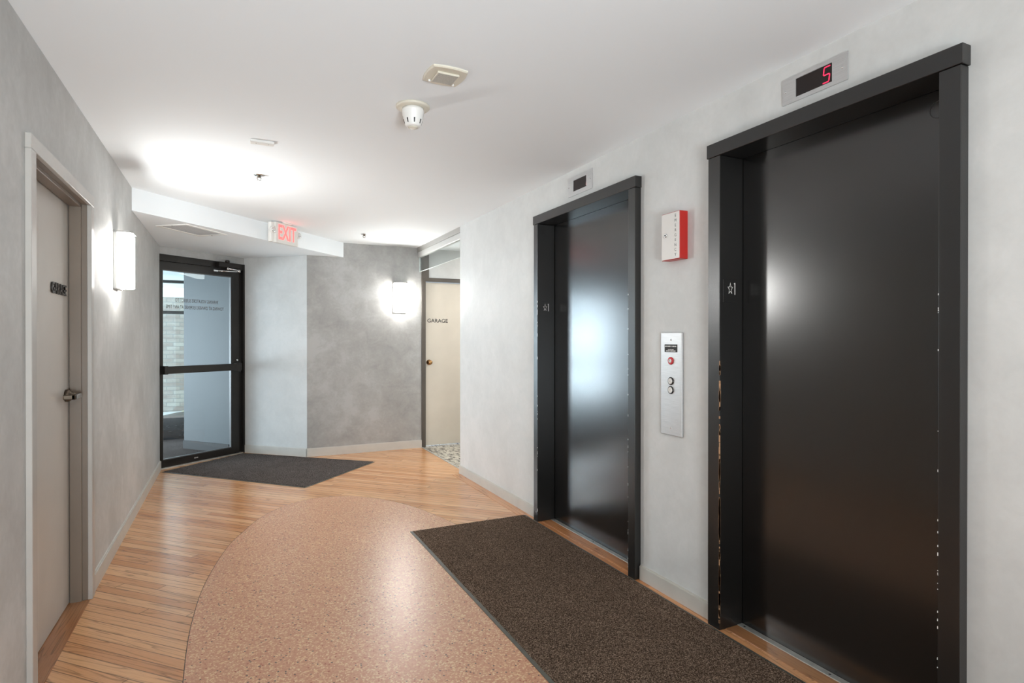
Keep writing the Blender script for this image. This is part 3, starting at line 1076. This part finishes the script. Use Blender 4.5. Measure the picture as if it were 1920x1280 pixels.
g = obj('grille_housing', bm, M['cream_plastic'], t)
bm = BM()
box(bm, -0.043, 0.043, -0.042, 0.042, -0.0192, -0.018)
obj('grille', bm, M['mesh'], g, 'fine perforated grille')
for sx in (-1, 1):
    bm = BM()
    lathe(bm, [(0.006, -0.009), (0.005, -0.017)], 12, 'z', (sx * 0.053, 0.052, 0))
    obj('clip', bm, M['white_plastic'], t)

t = thing('smoke_detector', 'white smoke detector with dark slots under the ceiling', 'smoke detector', (0.785, 2.715, ZC))
bm = BM()
lathe(bm, [(0.080, 0), (0.080, -0.008), (0.074, -0.013), (0.054, -0.014)], 48, 'z')
obj('base', bm, M['cream_plastic'], t)
bm = BM()
lathe(bm, [(0.052, -0.013), (0.053, -0.030), (0.051, -0.033), (0.051, -0.046), (0.048, -0.050), (0.046, -0.066), (0.037, -0.094), (0.032, -0.100), (0.010, -0.102)], 48, 'z')
bd = obj('sensor_head', bm, M['white_plastic'], t)
for k in range(8):
    a = math.pi * 2 * k / 8 + math.radians(-97)
    bm = BM()
    def rr(z):
        return 0.046 + (0.037 - 0.046) * (-0.066 - z) / 0.028 if z < -0.066 else 0.0465
    vs = []
    for da, z in ((-0.075, -0.068), (0.075, -0.068), (0.06, -0.088), (-0.06, -0.088)):
        vs.append([bm.verts.new(((rr(z) + o) * math.cos(a + da), (rr(z) + o) * math.sin(a + da), z)) for o in (-0.002, 0.0008)])
    bm.faces.new([v[1] for v in vs])
    for i in range(4):
        j = (i + 1) % 4
        bm.faces.new((vs[i][0], vs[j][0], vs[j][1], vs[i][1]))
    obj('slot', bm, M['dark'], bd, 'dark sensing slot')
bm = BM()
lathe(bm, [(0.024, -0.101), (0.022, -0.105), (0.012, -0.106)], 32, 'z')
obj('test_button', bm, M['cream_plastic'], bd)

t = thing('ceiling_cover_plate', 'small white rectangular cover plate on the ceiling', 'cover plate', (0.156, 3.570, ZC))
bm = BM()
box(bm, -0.062, 0.062, -0.025, 0.025, -0.014, 0, 0.002, 1)
obj('plate', bm, M['white_plastic'], t)
for sx in (-1, 1):
    bm = BM()
    lathe(bm, [(0.003, -0.014), (0.0025, -0.0155)], 10, 'z', (sx * 0.032, 0, 0))
    obj('screw', bm, M['nickel'], t)

t = thing('sprinkler_head', 'chrome sprinkler head in the open ceiling before the exit sign', 'sprinkler', (0.168, 4.305, ZC), 0, 'ceiling sprinklers')
bm = BM()
lathe(bm, [(0.036, 0), (0.034, -0.004), (0.020, -0.007)], 32, 'z')
obj('escutcheon', bm, M['chrome'], t)
bm = BM()
lathe(bm, [(0.011, -0.006), (0.011, -0.016), (0.007, -0.018)], 20, 'z')
for s in (-1, 1):
    tube(bm, [(s * 0.010, 0, -0.014), (s * 0.013, 0, -0.024), (s * 0.004, 0, -0.036)], 0.0024, 8)
obj('sprinkler_body', bm, M['pewter'], t)
bm = BM()
for k in range(10):
    a = 2 * math.pi * k / 10
    q = [(0.004 * math.cos(a - 0.3), 0.004 * math.sin(a - 0.3)), (0.015 * math.cos(a - 0.18), 0.015 * math.sin(a - 0.18)), (0.015 * math.cos(a + 0.18), 0.015 * math.sin(a + 0.18)), (0.004 * math.cos(a + 0.3), 0.004 * math.sin(a + 0.3))]
    prism(bm, q, -0.0375, -0.036)
lathe(bm, [(0.005, -0.038), (0.005, -0.035)], 16, 'z')
obj('deflector', bm, M['chrome'], t)
t2 = copy_tree(t)
t2.location = (1.27, 6.24, ZC)
t2['label'] = 'chrome sprinkler head on the ceiling in front of the far wall lamp'

t = thing('air_vent', 'white return air vent in the lowered ceiling by the entry door', 'air vent', (-0.305, 5.745, ZS), math.radians(52))
vw, vh = 0.245, 0.150
bm = BM()
for x0, x1, y0, y1 in ((-vw, vw, -vh, -vh + 0.028), (-vw, vw, vh - 0.028, vh), (-vw, -vw + 0.028, -vh + 0.028, vh - 0.028), (vw - 0.028, vw, -vh + 0.028, vh - 0.028)):
    box(bm, x0, x1, y0, y1, -0.008, 0.0)
obj('vent_frame', bm, M['white_plastic'], t)
bm = BM()
box(bm, -vw + 0.028, vw - 0.028, -vh + 0.028, vh - 0.028, -0.004, 0.0)
obj('grate', bm, M['grate'], t, 'grey square-mesh grate')
for sx, sy in ((-vw + 0.014, 0.0), (vw - 0.014, 0.0)):
    bm = BM()
    lathe(bm, [(0.006, -0.008), (0.005, -0.0105)], 12, 'z', (sx, sy, 0))
    obj('screw', bm, M['pewter'], t)


# ------------------------------------------------------------------ floor mats
def floor_mat(label, pts, edge, m, z=0.0, wavy=0.0):
    cx, cy = sum(p[0] for p in pts) / 4, sum(p[1] for p in pts) / 4
    t = thing('floor_mat', label, 'floor mat', (cx, cy, z))
    P = [Vector((p[0] - cx, p[1] - cy)) for p in pts]

    def inset(dd):
        out = []
        for i in range(4):
            a, b, c = P[i - 1], P[i], P[(i + 1) % 4]
            e1, e2 = (b - a).normalized(), (c - b).normalized()
            out.append(b + (-e1 + e2) * dd)
        return out

    def dense(q, k=24, jit=0.0):
        out = []
        for i in range(4):
            a, b = q[i], q[(i + 1) % 4]
            nn = Vector((-(b - a).y, (b - a).x)).normalized()
            for j in range(k):
                f = j / k
                o = math.sin(f * 9 + i * 2) * 0.5 + math.sin(f * 23 + i) * 0.3 + random.uniform(-0.3, 0.3)
                out.append(a + (b - a) * f + nn * (o * jit if 0 < j else 0))
        return out
    bm = BM()
    o0, i0 = dense(P, 24, wavy), dense(inset(edge), 24, wavy)
    r0 = [bm.verts.new((p.x, p.y, 0)) for p in o0]
    r1 = [bm.verts.new((p.x, p.y, 0.002)) for p in o0]
    r2 = [bm.verts.new((p.x, p.y, 0.004)) for p in i0]
    k = len(r0)
    for a, b in ((r0, r1), (r1, r2)):
        for i in range(k):
            bm.faces.new((a[i], a[(i + 1) % k], b[(i + 1) % k], b[i]))
    bm.faces.new(r2)
    bm.faces.new(r0[::-1])
    obj('rubber_border', bm, M['rubber'], t, 'grey rubber border')
    bm = BM()
    i1, i2 = dense(inset(edge), 90, wavy + 0.0022), dense(inset(edge + 0.006), 90, wavy + 0.0015)
    a = [bm.verts.new((p.x, p.y, 0.003)) for p in i1]
    b = [bm.verts.new((p.x, p.y, 0.0095)) for p in i2]
    k = len(a)
    for i in range(k):
        bm.faces.new((a[i], a[(i + 1) % k], b[(i + 1) % k], b[i]))
    bm.faces.new(b)
    obj('carpet_pile', bm, m, t)
    return t


floor_mat('long dark brown mat lying in front of the elevators', [(1.103, 3.898), (1.103, -0.6), (1.995, -0.6), (1.995, 3.898)], 0.016, M['mat'], 0.0022, 0.002)
floor_mat('dark grey mat lying inside the glass entry door', [(-0.635, 6.735), (0.588, 5.462), (1.392, 6.292), (0.115, 7.44)], 0.012, M['mat2'], 0.0)

# ------------------------------------------------------------------ outside the glass door
bm = BM()
q0, q1 = B + vn * 0.13 - u * 0.10, B + vn * 0.88 - u * 0.155
prism(bm, [tuple(q0), tuple(q1), tuple(q1 + u * 0.25), tuple(q0 + u * 0.25)], 0, 2.26)
wv = struct('wall_vestibule', bm, M['vest'], 'blue grey wall seen through the entry door glass', 'wall')
bm = BM()
nn = -u
prism(bm, [tuple(q0 + vn * 0.003), tuple(q1 + vn * 0.004), tuple(q1 + nn * 0.012 + vn * 0.004), tuple(q0 + nn * 0.012)], 0.0, 0.10)
struct('baseboard_vestibule', bm, M['dark'], 'black rubber base along the blue grey wall outside', 'baseboard')
bm = BM()
prism(bm, [tuple(A - u * 2.4 + vn * 0.118), tuple(B + vn * 0.118), tuple(B + vn * 0.118 + Vector((0, 1.35))), (-3.0, 8.86)], -0.1, 0.0)
struct('floor_vestibule', bm, M['mat2'], 'dark carpet outside the glass entry door', 'floor')
bm = BM()
prism(bm, [tuple(A - u * 2.4 + vn * 0.125), tuple(B + vn * 0.125), (0.8, 11.4), (-3.4, 11.4)], 2.206, 2.30)
struct('ceiling_canopy', bm, M['vest_ceil'], 'pale canopy over the outside of the entry', 'ceiling')
bm = BM()
box(bm, -9, 5, 8.86, 16, -0.12, -0.02)
prism(bm, [(-9, 5.0), (-1.2, 5.0), (-3.0, 8.86), (-9, 8.86)], -0.12, -0.02)
struct('ground', bm, M['concrete'], 'pale paving outside the building', 'ground')
bm = BM()
box(bm, -1.75, 1.6, 12.5, 12.7, -0.02, 2.12)
struct('wall_exterior', bm, M['brick'], 'pale brick wall outdoors seen through the glass door', 'brick wall')

t = thing('window_2', 'dark horizontal glazing bars of the outer entry beyond the glass door', 'window', (-0.45, 9.0, 0), 0, kind='structure')
for zc in (2.105, 1.692):
    bm = BM()
    box(bm, -0.95, 0.10, -0.03, 0.03, zc - 0.019, zc + 0.019, 0.002, 1)
    obj('glazing_bar', bm, M['bronze'], t)
bm = BM()
box(bm, 0.10, 0.15, -0.03, 0.03, 0.0, 2.2)
box(bm, -1.0, -0.95, -0.03, 0.03, 0.0, 2.2)
obj('mullion', bm, M['bronze'], t)
bm = BM()
box(bm, -0.95, 0.10, -0.003, 0.003, 0.30, 2.2)
obj('pane', bm, M['glass'], t)

t = thing('low_plinth', 'low black glossy plinth outside, at lower left through the door glass', 'plinth', (-0.62, 8.9, 0), 0)
bm = BM()
prism(bm, [(-0.42, 0.0), (0.45, 0.0), (0.45, 0.06), (-0.42, 0.06)], 0, 0.22)
obj('front_panel', bm, M['plinth'], t)
bm = BM()
prism(bm, [(-0.42, -0.012), (0.45, -0.012), (0.45, 0.9), (0.10, 0.9), (-0.10, 0.62)], 0.22, 0.285)
obj('top_slab', bm, M['plinth'], t, 'glossy top reflecting the sky')
bm = BM()
for k in range(14):
    x, z = random.uniform(-0.2, 0.1), random.uniform(0.03, 0.2)
    w = random.uniform(0.008, 0.04)
    box(bm, x, x + w, -0.0008, 0.0, z, z + random.uniform(0.001, 0.004))
obj('scuff_speck', bm, M['bead'], t, 'pale scuffs')['kind'] = 'stuff'

bm = BM()
for k in range(420):
    x, y = random.uniform(-0.85, 0.6), random.uniform(10.0, 12.4)
    if x < -1.0 + (12.4 - y) * 0.13:
        continue
    r, a = random.uniform(0.03, 0.07), random.uniform(0, 6.28)
    tl = random.uniform(-0.3, 0.3)
    z = -0.015 + random.uniform(0, 0.03)
    vs = [bm.verts.new((x + r * math.cos(a + k2 * 1.57) * (1 if k2 % 2 else 0.55), y + r * math.sin(a + k2 * 1.57) * (1 if k2 % 2 else 0.55), z + r * tl * (1 if k2 in (0, 1) else 0))) for k2 in range(4)]
    f = bm.faces.new(vs)
    f.material_index = k % 2
tag(obj('leaf_litter', bm, [M['litter'], M['litter2']]), 'dry leaves on the ground before the brick wall outside', 'leaves', kind='stuff')
